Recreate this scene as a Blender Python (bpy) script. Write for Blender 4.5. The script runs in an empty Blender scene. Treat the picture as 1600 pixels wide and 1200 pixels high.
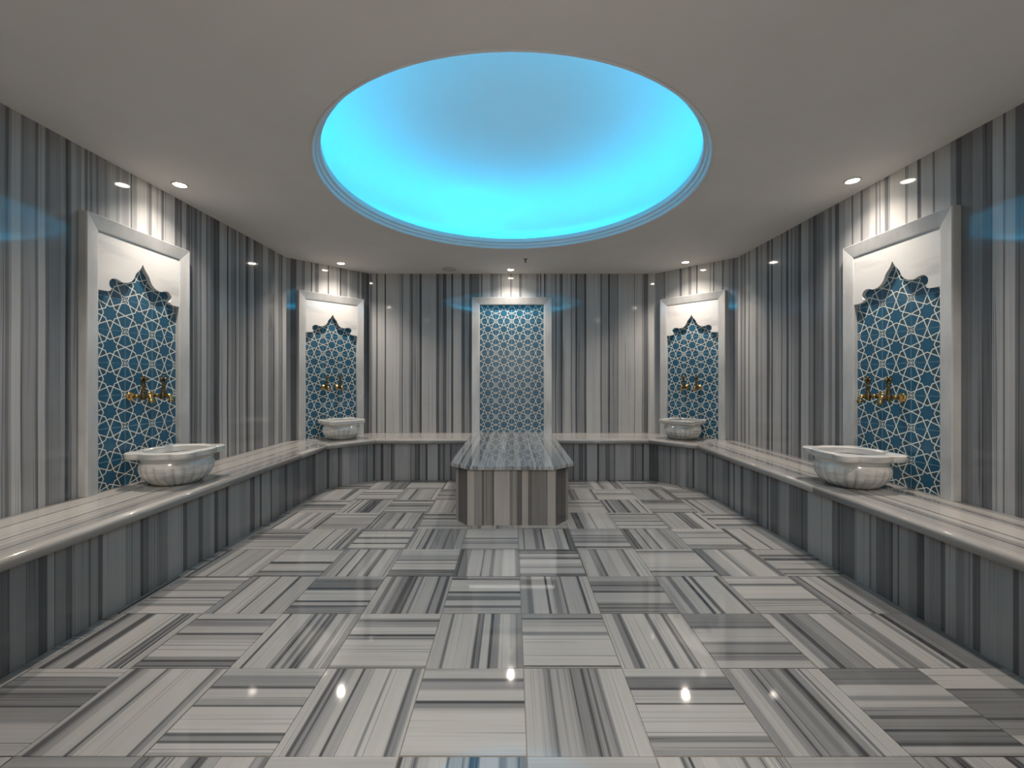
import bpy, bmesh, math, random
from mathutils import Vector, Matrix
PI = math.pi
R = random.Random(7)
scn = bpy.context.scene
COL = scn.collection

# ------------------------------------------------------------------ camera, light, exposure
HC = 1.176            # eye height
FPX = 656.0           # focal length in pixels of the 1600 px wide frame
cam_d = bpy.data.cameras.new('camera')
cam = bpy.data.objects.new('camera', cam_d); COL.objects.link(cam)
cam.location = (0, 0, HC); cam.rotation_euler = (PI/2, 0, 0)
cam_d.sensor_width = 36.0; cam_d.lens = 36.0*FPX/1600.0
cam_d.shift_y = -7.0/1600.0
cam_d.clip_start = 0.02
scn.camera = cam

w = bpy.data.worlds.new('world'); scn.world = w; w.use_nodes = True
w.node_tree.nodes['Background'].inputs[0].default_value = (0.8, 0.85, 0.9, 1)
w.node_tree.nodes['Background'].inputs[1].default_value = 0.3
scn.view_settings.view_transform = 'Standard'
scn.view_settings.look = 'None'
scn.view_settings.gamma = 1.0
scn.view_settings.use_curve_mapping = False
scn.view_settings.exposure = 0.25
scn.cycles.max_bounces = 10
scn.cycles.diffuse_bounces = 6
scn.cycles.glossy_bounces = 5
scn.cycles.sample_clamp_indirect = 6.0
scn.cycles.caustics_reflective = False
SPOT_W = 112.0
LED_E = 19.0
LOBBY_FILL_W = 170.0

lob = bpy.data.lights.new('lobby_fill', 'AREA'); lob.shape = 'RECTANGLE'  # unseen area light added behind the doorway as ambient fill
lob.size = 2.0; lob.size_y = 1.6; lob.energy = LOBBY_FILL_W; lob.color = (1.0, 0.97, 0.93)
lo = bpy.data.objects.new('lobby_fill', lob); COL.objects.link(lo)
lo.location = (0, -1.4, 2.5)

CEIL = 2.566
DC = (0.0, 3.1)       # centre of the dome

# ------------------------------------------------------------------ materials
def new_mat(name):
    m = bpy.data.materials.new(name); m.use_nodes = True
    nt = m.node_tree
    return m, nt, nt.nodes, nt.links, nt.nodes['Principled BSDF']

def mth(N, L, op, a, b=None, c=None, clamp=False):
    n = N.new('ShaderNodeMath'); n.operation = op; n.use_clamp = clamp
    for i, v in enumerate((a, b, c)):
        if v is None: continue
        if isinstance(v, (int, float)): n.inputs[i].default_value = v
        else: L.new(v, n.inputs[i])
    return n.outputs[0]

def marble_mat(name, rough=0.09, warm=0.0, gain=1.0, ior=1.5):
    """striped marble: the 'shade' attribute of the slab says how dark each vein is, noise adds fine grain along the veins"""
    m, nt, N, L, bs = new_mat(name)
    at = N.new('ShaderNodeAttribute'); at.attribute_name = 'shade'
    uv = N.new('ShaderNodeUVMap'); uv.uv_map = 'uv'
    sep = N.new('ShaderNodeSeparateXYZ'); L.new(uv.outputs[0], sep.inputs[0])
    def nz(su, sv, det):
        cb = N.new('ShaderNodeCombineXYZ')
        L.new(mth(N, L, 'MULTIPLY', sep.outputs[0], su), cb.inputs[0])
        L.new(mth(N, L, 'MULTIPLY', sep.outputs[1], sv), cb.inputs[1])
        t = N.new('ShaderNodeTexNoise'); t.inputs['Scale'].default_value = 1.0
        t.inputs['Detail'].default_value = det; t.inputs['Roughness'].default_value = 0.6
        L.new(cb.outputs[0], t.inputs['Vector'])
        return mth(N, L, 'SUBTRACT', t.outputs[0], 0.5)
    a = mth(N, L, 'MULTIPLY', nz(38, 0.35, 3), 0.20)
    b = mth(N, L, 'MULTIPLY', nz(170, 1.2, 2), 0.16)
    c = mth(N, L, 'MULTIPLY', nz(5, 3, 4), 0.12)
    s = mth(N, L, 'ADD', mth(N, L, 'ADD', mth(N, L, 'ADD', at.outputs['Fac'], a), b), c)
    v1 = nz(120, 0.5, 1); m1 = N.new('ShaderNodeMapRange'); L.new(v1, m1.inputs[0])
    for i_, q_ in enumerate((0.10, 0.17, 0.0, 0.40)): m1.inputs[i_+1].default_value = q_
    v2 = nz(9, 0.2, 1); m2 = N.new('ShaderNodeMapRange'); L.new(v2, m2.inputs[0])
    for i_, q_ in enumerate((-0.10, 0.10, 0.15, 1.0)): m2.inputs[i_+1].default_value = q_
    s = mth(N, L, 'SUBTRACT', s, mth(N, L, 'MULTIPLY', m1.outputs[0], m2.outputs[0]))
    rp = N.new('ShaderNodeValToRGB'); L.new(s, rp.inputs[0])
    stops = [(0.0, (0.050, 0.053, 0.058)), (0.28, (0.155, 0.160, 0.168)), (0.55, (0.32, 0.323, 0.328)),
             (0.78, (0.49, 0.487, 0.475)), (1.0, (0.62, 0.605, 0.58))]
    cr = rp.color_ramp
    while len(cr.elements) < len(stops): cr.elements.new(0.5)
    for e, (p, c_) in zip(cr.elements, stops):
        e.position = p
        e.color = (min(1, c_[0]*gain*(1+warm)), min(1, c_[1]*gain), min(1, c_[2]*gain*(1-warm)), 1)
    L.new(rp.outputs[0], bs.inputs['Base Color'])
    bs.inputs['Roughness'].default_value = rough
    bs.inputs['IOR'].default_value = ior
    return m

def plain_mat(name, col, rough=0.5, metal=0.0, noise=0.0, scale=6.0, ior=1.45, col2=None, stretch=(1,1,1)):
    m, nt, N, L, bs = new_mat(name)
    bs.inputs['Roughness'].default_value = rough; bs.inputs['Metallic'].default_value = metal
    bs.inputs['IOR'].default_value = ior
    tc = N.new('ShaderNodeTexCoord'); mp = N.new('ShaderNodeMapping'); L.new(tc.outputs['Object'], mp.inputs[0])
    mp.inputs['Scale'].default_value = stretch
    t = N.new('ShaderNodeTexNoise'); L.new(mp.outputs[0], t.inputs['Vector']); t.inputs['Scale'].default_value = scale
    t.inputs['Detail'].default_value = 6
    rp = N.new('ShaderNodeValToRGB'); L.new(t.outputs[0], rp.inputs[0])
    c2 = col2 if col2 else tuple(c*(1-noise) for c in col)
    rp.color_ramp.elements[0].position = 0.35; rp.color_ramp.elements[0].color = (*c2, 1)
    rp.color_ramp.elements[1].position = 0.62; rp.color_ramp.elements[1].color = (*col, 1)
    L.new(rp.outputs[0], bs.inputs['Base Color'])
    return m

def ceramic_mat():
    """eight-fold star pattern glazed on each tile, folded into one wedge of the square"""
    m, nt, N, L, bs = new_mat('blue_glazed_tile')
    uv = N.new('ShaderNodeUVMap'); uv.uv_map = 'uv'
    sep = N.new('ShaderNodeSeparateXYZ'); L.new(uv.outputs[0], sep.inputs[0])
    M = lambda op, a, b=None, c=None: mth(N, L, op, a, b, c)
    ax = M('ABSOLUTE', M('SUBTRACT', sep.outputs[0], 0.5)); ay = M('ABSOLUTE', M('SUBTRACT', sep.outputs[1], 0.5))
    u = M('MINIMUM', ax, ay); v = M('MAXIMUM', ax, ay)
    s1 = M('SUBTRACT', u, M('MULTIPLY', M('SUBTRACT', 0.5, v), 0.4142))
    s2 = M('SUBTRACT', v, M('MULTIPLY_ADD', u, 0.4142, 0.2071))
    s3 = M('SUBTRACT', M('MULTIPLY', M('SUBTRACT', u, 0.3536), 2.4142), M('SUBTRACT', v, 0.3536))
    d1 = M('MULTIPLY', M('ABSOLUTE', s1), 0.9239)
    d2 = M('MULTIPLY', M('ABSOLUTE', s2), 0.9239)
    d3 = M('ADD', M('MULTIPLY', M('ABSOLUTE', s3), 0.3827), M('MULTIPLY', M('LESS_THAN', u, 0.35), 1.0))
    d2 = M('ADD', d2, M('MULTIPLY', M('GREATER_THAN', u, 0.356), 1.0))
    d4 = M('ADD', M('MULTIPLY', M('SUBTRACT', v, u), 0.7071), M('MULTIPLY', M('LESS_THAN', u, 0.44), 1.0))
    d4 = M('ADD', d4, 0.006)
    d = M('MINIMUM', M('MINIMUM', d1, d2), M('MINIMUM', d3, d4))
    line = M('LESS_THAN', d, 0.0150)
    edge = M('GREATER_THAN', v, 0.4925)
    a = M('GREATER_THAN', s1, 0.0); b = M('GREATER_THAN', s2, 0.0); c = M('GREATER_THAN', s3, 0.0)
    brown = M('MAXIMUM', M('ABSOLUTE', M('SUBTRACT', a, b)), M('MULTIPLY', c, b))
    oi = N.new('ShaderNodeObjectInfo')
    tn = N.new('ShaderNodeTexNoise'); tn.inputs['Scale'].default_value = 5.0
    cb = N.new('ShaderNodeCombineXYZ'); L.new(sep.outputs[0], cb.inputs[0]); L.new(sep.outputs[1], cb.inputs[1]); L.new(M('MULTIPLY', oi.outputs['Random'], 50.0), cb.inputs[2])
    L.new(cb.outputs[0], tn.inputs['Vector'])
    def mixc(f, c1, c2):
        x = N.new('ShaderNodeMix'); x.data_type = 'RGBA'
        if isinstance(f, (int, float)): x.inputs[0].default_value = f
        else: L.new(f, x.inputs[0])
        for sck, cc in ((x.inputs[6], c1), (x.inputs[7], c2)):
            if isinstance(cc, tuple): sck.default_value = (*cc, 1)
            else: L.new(cc, sck)
        return x.outputs[2]
    blue = mixc(tn.outputs[0], (0.022, 0.085, 0.15), (0.036, 0.135, 0.215))
    base = mixc(brown, blue, (0.042, 0.088, 0.118))
    base = mixc(edge, base, (0.30, 0.45, 0.52))
    base = mixc(line, base, (0.72, 0.74, 0.68))
    L.new(base, bs.inputs['Base Color'])
    bs.inputs['Roughness'].default_value = 0.16
    bs.inputs['IOR'].default_value = 1.5
    bp = N.new('ShaderNodeBump'); bp.inputs['Strength'].default_value = 0.25; bp.inputs['Distance'].default_value = 0.002
    L.new(line, bp.inputs['Height']); L.new(bp.outputs[0], bs.inputs['Normal'])
    return m

def emit_mat(name, col, e):
    m, nt, N, L, bs = new_mat(name)
    bs.inputs['Base Color'].default_value = (*col, 1)
    bs.inputs['Emission Color'].default_value = (*col, 1); bs.inputs['Emission Strength'].default_value = e
    return m

M_WALL = marble_mat('striped_wall_marble', 0.07, gain=0.90)
M_BENCH = marble_mat('striped_bench_marble', 0.16, gain=0.72)
M_SEAT = marble_mat('striped_seat_marble', 0.10, warm=0.04, gain=0.72)
M_FLOOR = marble_mat('striped_floor_marble', 0.045, warm=0.02, gain=0.60)
M_PLAT = marble_mat('brownish_striped_marble', 0.14, warm=0.07, gain=0.66)
M_SLAB = marble_mat('polished_slab_marble', 0.03, gain=0.62, ior=1.75)
M_FRAME = plain_mat('pale_grey_marble', (0.56, 0.56, 0.55), 0.13, noise=0.22, scale=2.5, ior=1.5, stretch=(3, 3, 1))
M_ARCH = plain_mat('white_marble', (0.74, 0.72, 0.69), 0.12, scale=1.3, ior=1.5, col2=(0.50, 0.49, 0.48), stretch=(1, 1, 5))
M_ARCH.node_tree.nodes['Color Ramp'].color_ramp.elements[0].position = 0.28
M_ARCH.node_tree.nodes['Color Ramp'].color_ramp.elements[1].position = 0.45
M_EDGE = plain_mat('arch_edge_stone', (0.42, 0.40, 0.37), 0.5, noise=0.2)
M_BASIN = plain_mat('veined_white_marble', (0.62, 0.61, 0.58), 0.16, scale=5, ior=1.5, col2=(0.40, 0.41, 0.41), stretch=(1, 1, 5))
M_BASIN2 = plain_mat('grey_veined_marble', (0.58, 0.57, 0.53), 0.16, scale=4, ior=1.5, col2=(0.30, 0.31, 0.31), stretch=(1, 1, 9))
M_TILE = ceramic_mat()
M_GROUT = plain_mat('grout', (0.30, 0.25, 0.20), 0.8, noise=0.2, scale=40)
M_GROUTW = plain_mat('white_grout', (0.55, 0.62, 0.64), 0.7, noise=0.1, scale=40)
M_CEIL = plain_mat('matt_ceiling_paint', (0.64, 0.62, 0.60), 0.85, noise=0.03, scale=3)
M_DOME = plain_mat('dome_paint', (0.80, 0.80, 0.80), 0.8, noise=0.01, scale=3)
M_COR = plain_mat('cornice_paint', (0.62, 0.63, 0.64), 0.6, noise=0.02)
M_BRASS = plain_mat('polished_brass', (0.52, 0.33, 0.12), 0.20, metal=1.0, noise=0.35, scale=30)
M_BRONZE = plain_mat('dark_aged_brass', (0.20, 0.15, 0.08), 0.30, metal=1.0, noise=0.5, scale=40)
M_LENS = emit_mat('lamp_lens', (1.0, 0.88, 0.74), 40.0)
M_LED = emit_mat('blue_light_strip', (0.0, 0.52, 0.90), LED_E)
M_WHITE = plain_mat('white_plastic', (0.55, 0.55, 0.54), 0.4, noise=0.03)
M_LOBBY = plain_mat('lobby_plaster', (0.45, 0.43, 0.40), 0.8, noise=0.05)

# ------------------------------------------------------------------ object helpers
def link(name, bm, mat, parent=None, smooth=False, auto=None):
    me = bpy.data.meshes.new(name)
    bm.normal_update()
    if smooth:
        for f in bm.faces: f.smooth = True
    if auto is not None:
        for e in bm.edges:
            if len(e.link_faces) == 2 and e.calc_face_angle(0) > auto: e.smooth = False
    bm.to_mesh(me); bm.free()
    me.materials.append(mat)
    o = bpy.data.objects.new(name, me); COL.objects.link(o)
    if parent: o.parent = parent
    return o

def thing(name, label, cat, loc=(0, 0, 0), rz=0.0, group=None):
    o = bpy.data.objects.new(name, None); COL.objects.link(o)
    o.location = loc; o.rotation_euler = (0, 0, rz); o.empty_display_size = 0.1
    o['label'] = label; o['category'] = cat
    if group: o['group'] = group
    return o

def struct(o, label=None):
    o['kind'] = 'structure'
    if label: o['label'] = label
    return o

def box(bm, x0, x1, y0, y1, z0, z1):
    vs = [bm.verts.new(p) for p in ((x0,y0,z0),(x1,y0,z0),(x1,y1,z0),(x0,y1,z0),(x0,y0,z1),(x1,y0,z1),(x1,y1,z1),(x0,y1,z1))]
    for f in ((3,2,1,0),(4,5,6,7),(0,1,5,4),(1,2,6,5),(2,3,7,6),(3,0,4,7)): bm.faces.new([vs[i] for i in f])

def ring_loft(bm, rings, cap0=True, cap1=True, close=True):
    rows = [[bm.verts.new(p) for p in r] for r in rings]
    n = len(rows[0])
    for a, b in zip(rows, rows[1:]):
        for i in range(n if close else n-1):
            j = (i+1) % n
            bm.faces.new((a[i], a[j], b[j], b[i]))
    if cap0: bm.faces.new(list(reversed(rows[0])))
    if cap1: bm.faces.new(rows[-1])
    return rows

def lathe(bm, prof, segs=24, M=Matrix.Identity(4), cap0=True, cap1=True):
    rings = [[M @ Vector((r*math.cos(2*PI*i/segs), r*math.sin(2*PI*i/segs), z)) for i in range(segs)] for r, z in prof]
    ring_loft(bm, rings, cap0, cap1)

def tube(bm, pts, rads, segs=14):
    pts = [Vector(p) for p in pts]; rings = []
    for i, p in enumerate(pts):
        t = (pts[min(i+1, len(pts)-1)] - pts[max(i-1, 0)]).normalized()
        a = Vector((1, 0, 0)) if abs(t.x) < 0.9 else Vector((0, 1, 0))
        b = t.cross(a).normalized(); a = b.cross(t).normalized()
        r = rads[i] if isinstance(rads, (list, tuple)) else rads
        rings.append([p + a*r*math.cos(2*PI*k/segs) + b*r*math.sin(2*PI*k/segs) for k in range(segs)])
    ring_loft(bm, rings)

# ------------------------------------------------------------------ veins: [(start, darkness 0..1), ...]
def parse(txt):
    out = []
    for tok in txt.split():
        p, s = tok.split(':'); out.append((float(p), float(s)))
    return out

def rand_bands(u0, u1, rng, dens=1.0):
    out = []; u = u0
    while u < u1:
        k = rng.random()
        if k < 0.40: wd, s = rng.uniform(.03, .10), rng.uniform(.68, .9)
        elif k < 0.62: wd, s = rng.uniform(.015, .05), rng.uniform(.5, .68)
        elif k < 0.80: wd, s = rng.uniform(.012, .04), rng.uniform(.28, .5)
        else: wd, s = rng.uniform(.004, .014), rng.uniform(.05, .25)
        out.append((u, s)); u += wd/dens
    return out

def px_bands(bands, A, B):
    """turn photo columns into metres along the vertical plane through A and B"""
    d = Vector((B[0]-A[0], B[1]-A[1])); ln = d.length; d /= ln; out = []
    for p, s in bands:
        k = (p-800.0)/FPX                      # x = k*y
        t = (k*A[1]-A[0])/(d.x-k*d.y)
        out.append((t, s))
    out.sort()
    return out, ln

def fix_order(bands_px, A, B):
    """bands given left to right in the photo; segments may run either way, so store them as intervals first"""
    iv = []
    for i, (p, s) in enumerate(bands_px[:-1]): iv.append((p, bands_px[i+1][0], s))
    d = Vector((B[0]-A[0], B[1]-A[1])); ln = d.length; d /= ln
    def T(p):
        k = (p-800.0)/FPX
        return (k*A[1]-A[0])/(d.x-k*d.y)
    out = []
    for a, b, s in iv:
        ta, tb = sorted((T(a), T(b))); out.append((ta, s))
    out.sort(); t_end = max(T(iv[0][0]), T(iv[-1][1])); t_beg = out[0][0]
    rng = random.Random(int(abs(A[0]*100)+abs(B[1]*1000)))
    if t_beg > 0: out = [b for b in rand_bands(0, t_beg, rng, 1.4)] + out
    if t_end < ln: out = out + rand_bands(t_end, ln, rng, 1.4)
    return out, ln

def ctrl(bands, a, b, soft=0.0035):
    """control points (u, shade) between a and b with soft band edges"""
    pts = []
    for i, (u, s) in enumerate(bands):
        e = bands[i+1][0] if i+1 < len(bands) else 1e9
        lo_, hi_ = max(u, a), min(e, b)
        if hi_-lo_ < 1e-4: continue
        wd = min(soft, (hi_-lo_)*0.3)
        l2 = lo_ if lo_ == a else lo_+wd
        h2 = hi_ if hi_ == b else hi_-wd
        pts.append((l2, s)); pts.append((h2, s))
    if pts and pts[-1][0] < b-1e-5: pts.append((b, pts[-1][1]))
    return pts

def slab(name, mat, parent, A, B, a, b, z0, z1, bands, nrm, thick=0.02, rows=1, wob=0.0, gap=0.0008, rng=R):
    """upright marble slab whose face lies on the line A-B between a and b metres; nrm points to the room"""
    d = Vector((B[0]-A[0], B[1]-A[1])).normalized(); nrm = Vector(nrm).normalized()
    a0, b0 = a+gap, b-gap
    pts = ctrl(bands, a0, b0, 0.0022)
    bm = bmesh.new(); sl = bm.verts.layers.float.new('shade'); uvl = bm.loops.layers.uv.new('uv')
    offs = [[0]*len(pts)]
    for r in range(rows):
        o = []; x = 0
        base = rng.uniform(-wob, wob)
        for i, p in enumerate(pts):
            o.append(0 if i in (0, len(pts)-1) or r == rows-1 else base)
        offs.append(o)
    grid = []
    for r in range(rows+1):
        z = z0 + (z1-z0)*r/rows; row = []
        for i, (u, s) in enumerate(pts):
            uu = u + offs[r][i]
            v = bm.verts.new((A[0]+d.x*uu, A[1]+d.y*uu, z)); v[sl] = s; row.append((v, u, z))
        grid.append(row)
    def quad(q, uvs):
        f = bm.faces.new(q)
        for lp, t in zip(f.loops, uvs): lp[uvl].uv = t
        return f
    flip = (d.x*nrm.y-d.y*nrm.x) > 0    # need face normals toward the room
    for r in range(rows):
        for i in range(len(pts)-1):
            q = [grid[r][i], grid[r][i+1], grid[r+1][i+1], grid[r+1][i]]
            if flip: q.reverse()
            quad([x[0] for x in q], [(x[1], x[2]) for x in q])
    # returns (thickness)
    bk = []
    for (uu, z, s) in ((a0, z0, pts[0][1]), (b0, z0, pts[-1][1]), (b0, z1, pts[-1][1]), (a0, z1, pts[0][1])):
        v = bm.verts.new((A[0]+d.x*uu-nrm.x*thick, A[1]+d.y*uu-nrm.y*thick, z)); v[sl] = s; bk.append(v)
    fr = [grid[0][0][0], grid[0][-1][0], grid[rows][-1][0], grid[rows][0][0]]
    def side(q): 
        f = bm.faces.new(q)
        for lp in f.loops: lp[uvl].uv = (a0, 0)
    side([bk[3], bk[2], bk[1], bk[0]])
    side([x[0] for x in grid[0]] + [bk[1], bk[0]])
    side([x[0] for x in reversed(grid[rows])] + [bk[3], bk[2]])
    side([grid[r][0][0] for r in range(rows, -1, -1)] + [bk[0], bk[3]])
    side([grid[r][-1][0] for r in range(rows+1)] + [bk[2], bk[1]])
    o = link(name, bm, mat, parent)
    return o

def run_slabs(name, mat, parent, A, B, z0, z1, bands, nrm, width, rows=1, wob=0.0, cuts=None, thick=0.02):
    ln = (Vector(B)-Vector(A)).length
    if cuts is None:
        n = max(1, round(ln/width)); cuts = [ln*i/n for i in range(n+1)]
        edges = [u for u, s in bands]
        for i in range(1, n):
            near = min(edges, key=lambda e: abs(e-cuts[i]))
            if abs(near-cuts[i]) < 0.08: cuts[i] = near
    for a, b in zip(cuts, cuts[1:]): slab(name, mat, parent, A, B, a, b, z0, z1, bands, nrm, thick, rows, wob)

# ------------------------------------------------------------------ room outline
XW, YB, XD, YD = 2.57, 5.52, 1.87, 4.78
YN, YNS = 0.43, 1.17                       # near wall, near corners
corner = {'bl': (-XD, YB), 'br': (XD, YB), 'l2': (-XW, YD), 'r2': (XW, YD), 'l1': (-XW, YNS), 'r1': (XW, YNS), 'nl': (-XD, YN), 'nr': (XD, YN)}

W_LEFT = parse("0:.5 8:.3 14:.5 18:.75 33:.42 37:.5 46:.55 55:.33 60:.7 71:.33 77:.5 94:.6 102:.08 107:.35 111:.65 119:.5 125:.7 132:.3 137:.6 140:.35 144:.55 150:.35 154:.55 163:.45 167:.6 172:.7 181:.55 186:.7 191:.58 201:.8 204:.25 206:.65 214:.9 229:.6 233:.4 237:.85 242:.75 252:.4 256:.85 257.5:.5 259:.75 270:.85 273:.28 276:.4 282:.15 284:.65 291:.3 295:.25 297:.45 299:.1 300.5:.5 302.5:.3 308:.5 312:.35 315:.7 322:.35 325:.5 329:.35 334:.12 337:.18 343:.7 354.5:.12 357:.6 361:.4 367:.2 369:.65 373.5:.2 375:.45 380:.6 384:.1 388:.45 391:.65 397:.2 400:.35 405:.4 411:.7 419:.4 427:.25 429:.7 432:.75 435:.45 440:.3 441.5:.8 447:.8")  # the niche frame's shadow is put into the band at its left edge
W_DL = parse("447:.55 454:.22 463:.6 472:.4 476:.7 486:.18 488:.85 492:.45 498:.95 512:.28 514:.8 526:.6 529:.9 531:.08 533:.5 543:.85 546:.6 558:.4 562:.7 565:.3 573:.12 577:.1")
W_BACK = parse("577:.15 579:.4 581.7:.75 587.5:.22 590:.75 601:.12 603:.8 624:.6 628:.12 629.3:.7 640:.38 643:.08 644.5:.55 655.5:.08 658.8:.72 681.5:.18 686:.5 692:.18 697.5:.65 705:.1 708:.75 721:.28 726:.65 733:.28 738:.35 749:.8 751:.35 754:.8 766:.45 771:.6 778:.8 782:.5 784:.95 797.5:.25 799:.95 811:.4 815:.8 818.5:.85 838:.5 842:.85 844:.12 845.5:.85 850:.08 852:.6 855:.8 860:.65 867.8:.08 869:.7 874:.5 876:.18 879:.72 892:.1 893:.6 899:.1 901.7:.45 913:.1 916:.78 938:.28 940.5:.6 950.5:.08 952.5:.5 964.6:.28 966:.74 991:.2 991.9:.76 1003:.5 1006:.3 1012.8:.86 1023:.15 1024.6:.2")
W_DR = parse("1024.6:.6 1037:.35 1039:.75 1062:.28 1065:.8 1075.6:.45 1080:.85 1088:.22 1090:.95 1109:.6 1111:.9 1114.5:.12 1116:.75 1120:.8 1128:.4 1131.5:.7 1139:.55 1145:.3 1148:.52 1160:.6")
W_RIGHT = parse("1160:.7 1162:.4 1165.5:.8 1169.5:.35 1171.5:.8 1181:.35 1184.5:.65 1188.5:.5 1191:.65 1198:.22 1202.3:.65 1205:.12 1207.5:.65 1220.8:.12 1222:.6 1228.5:.1 1232:.6 1236:.3 1237.6:.55 1241:.4 1247.5:.12 1252:.65 1263.5:.2 1265:.4 1270.5:.1 1274:.3 1280:.35 1287:.65 1294:.4 1300:.65 1304.5:.2 1311:.6 1320:.75 1330.6:.3 1333:.75 1344.5:.35 1348:.65 1358:.85 1368:.4 1370:.75 1374:.4 1375.6:.85 1382:.33 1387.5:.6 1390:.95 1414:.5 1417.5:.85 1433:.22 1438.7:.75 1457:.33 1460.6:.75 1485:.45 1493:.2 1496:.12 1502:.32 1520:.45 1535:.28 1551:.72 1567.7:.3 1570.7:.65 1586.5:.25 1600:.3")

def wall(name, kA, kB, pxb, width, nrm):
    A, B = corner[kA], corner[kB]
    bm = bmesh.new(); n = Vector(nrm).normalized(); d = (Vector(B)-Vector(A)).normalized()
    ps = []
    for (P, off) in ((A, 0.021), (B, 0.021), (B, 0.12), (A, 0.12)):
        ps.append((P[0]-n.x*off, P[1]-n.y*off))
    rings = [[Vector((p[0], p[1], z)) for p in ps] for z in (0.0, CEIL)]
    ring_loft(bm, rings); bmesh.ops.recalc_face_normals(bm, faces=bm.faces)
    root = struct(link(name, bm, M_GROUT))
    if pxb: bands, ln = fix_order(pxb, A, B)
    else:
        ln = (Vector(B)-Vector(A)).length; bands = rand_bands(0, ln, random.Random(len(name)), 1.3)
    run_slabs('marble_slab', M_WALL, root, A, B, 0.0, CEIL, bands, nrm, width, rows=5, wob=0.003)
    return root

s2 = math.sqrt(.5)
wall('wall_left', 'l1', 'l2', W_LEFT, 0.62, (1, 0))
wall('wall_left_far_corner', 'l2', 'bl', W_DL, 0.52, (YB-YD, -(XW-XD)))
wall('wall_back', 'bl', 'br', W_BACK, 0.62, (0, -1))
wall('wall_right_far_corner', 'br', 'r2', W_DR, 0.52, (-(YB-YD), -(XW-XD)))
wall('wall_right', 'r2', 'r1', W_RIGHT, 0.62, (-1, 0))
wall('wall_left_near_corner', 'nl', 'l1', None, 0.52, (YB-YD, XW-XD))
wall('wall_right_near_corner', 'r1', 'nr', None, 0.52, (-(YB-YD), XW-XD))
# near wall with the doorway the photograph is taken from
DW, DH = 0.75, 2.15
bm = bmesh.new()
box(bm, -XD-0.05, -DW, YN-0.15, YN, 0, CEIL); box(bm, DW, XD+0.05, YN-0.15, YN, 0, CEIL); box(bm, -DW, DW, YN-0.15, YN, DH, CEIL)
struct(link('wall_near', bm, M_FRAME))
bm = bmesh.new()
box(bm, -2.0, -1.9, -2.6, YN-0.15, 0, 2.6); box(bm, 1.9, 2.0, -2.6, YN-0.15, 0, 2.6); box(bm, -2.0, 2.0, -2.7, -2.6, 0, 2.6)
struct(link('wall_lobby', bm, M_LOBBY))
bm = bmesh.new(); box(bm, -2.0, 2.0, -2.7, YN-0.15, 2.6, 2.65); struct(link('ceiling_lobby', bm, M_LOBBY))
bm = bmesh.new(); box(bm, -2.0, 2.0, -2.7, YN-0.15, -0.03, 0.0); struct(link('floor_lobby', bm, M_LOBBY))

# ------------------------------------------------------------------ floor
BX, BYD, BXD, BYB = 2.01, 4.50, 1.60, 4.90     # bench fronts
BNY, BNX, BN2 = 1.45, 1.60, 1.05
bm = bmesh.new(); box(bm, -2.8, 2.8, YN-0.15, YB+0.15, -0.06, -0.0035)
FLOOR = struct(link('floor', bm, M_GROUT))

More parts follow.
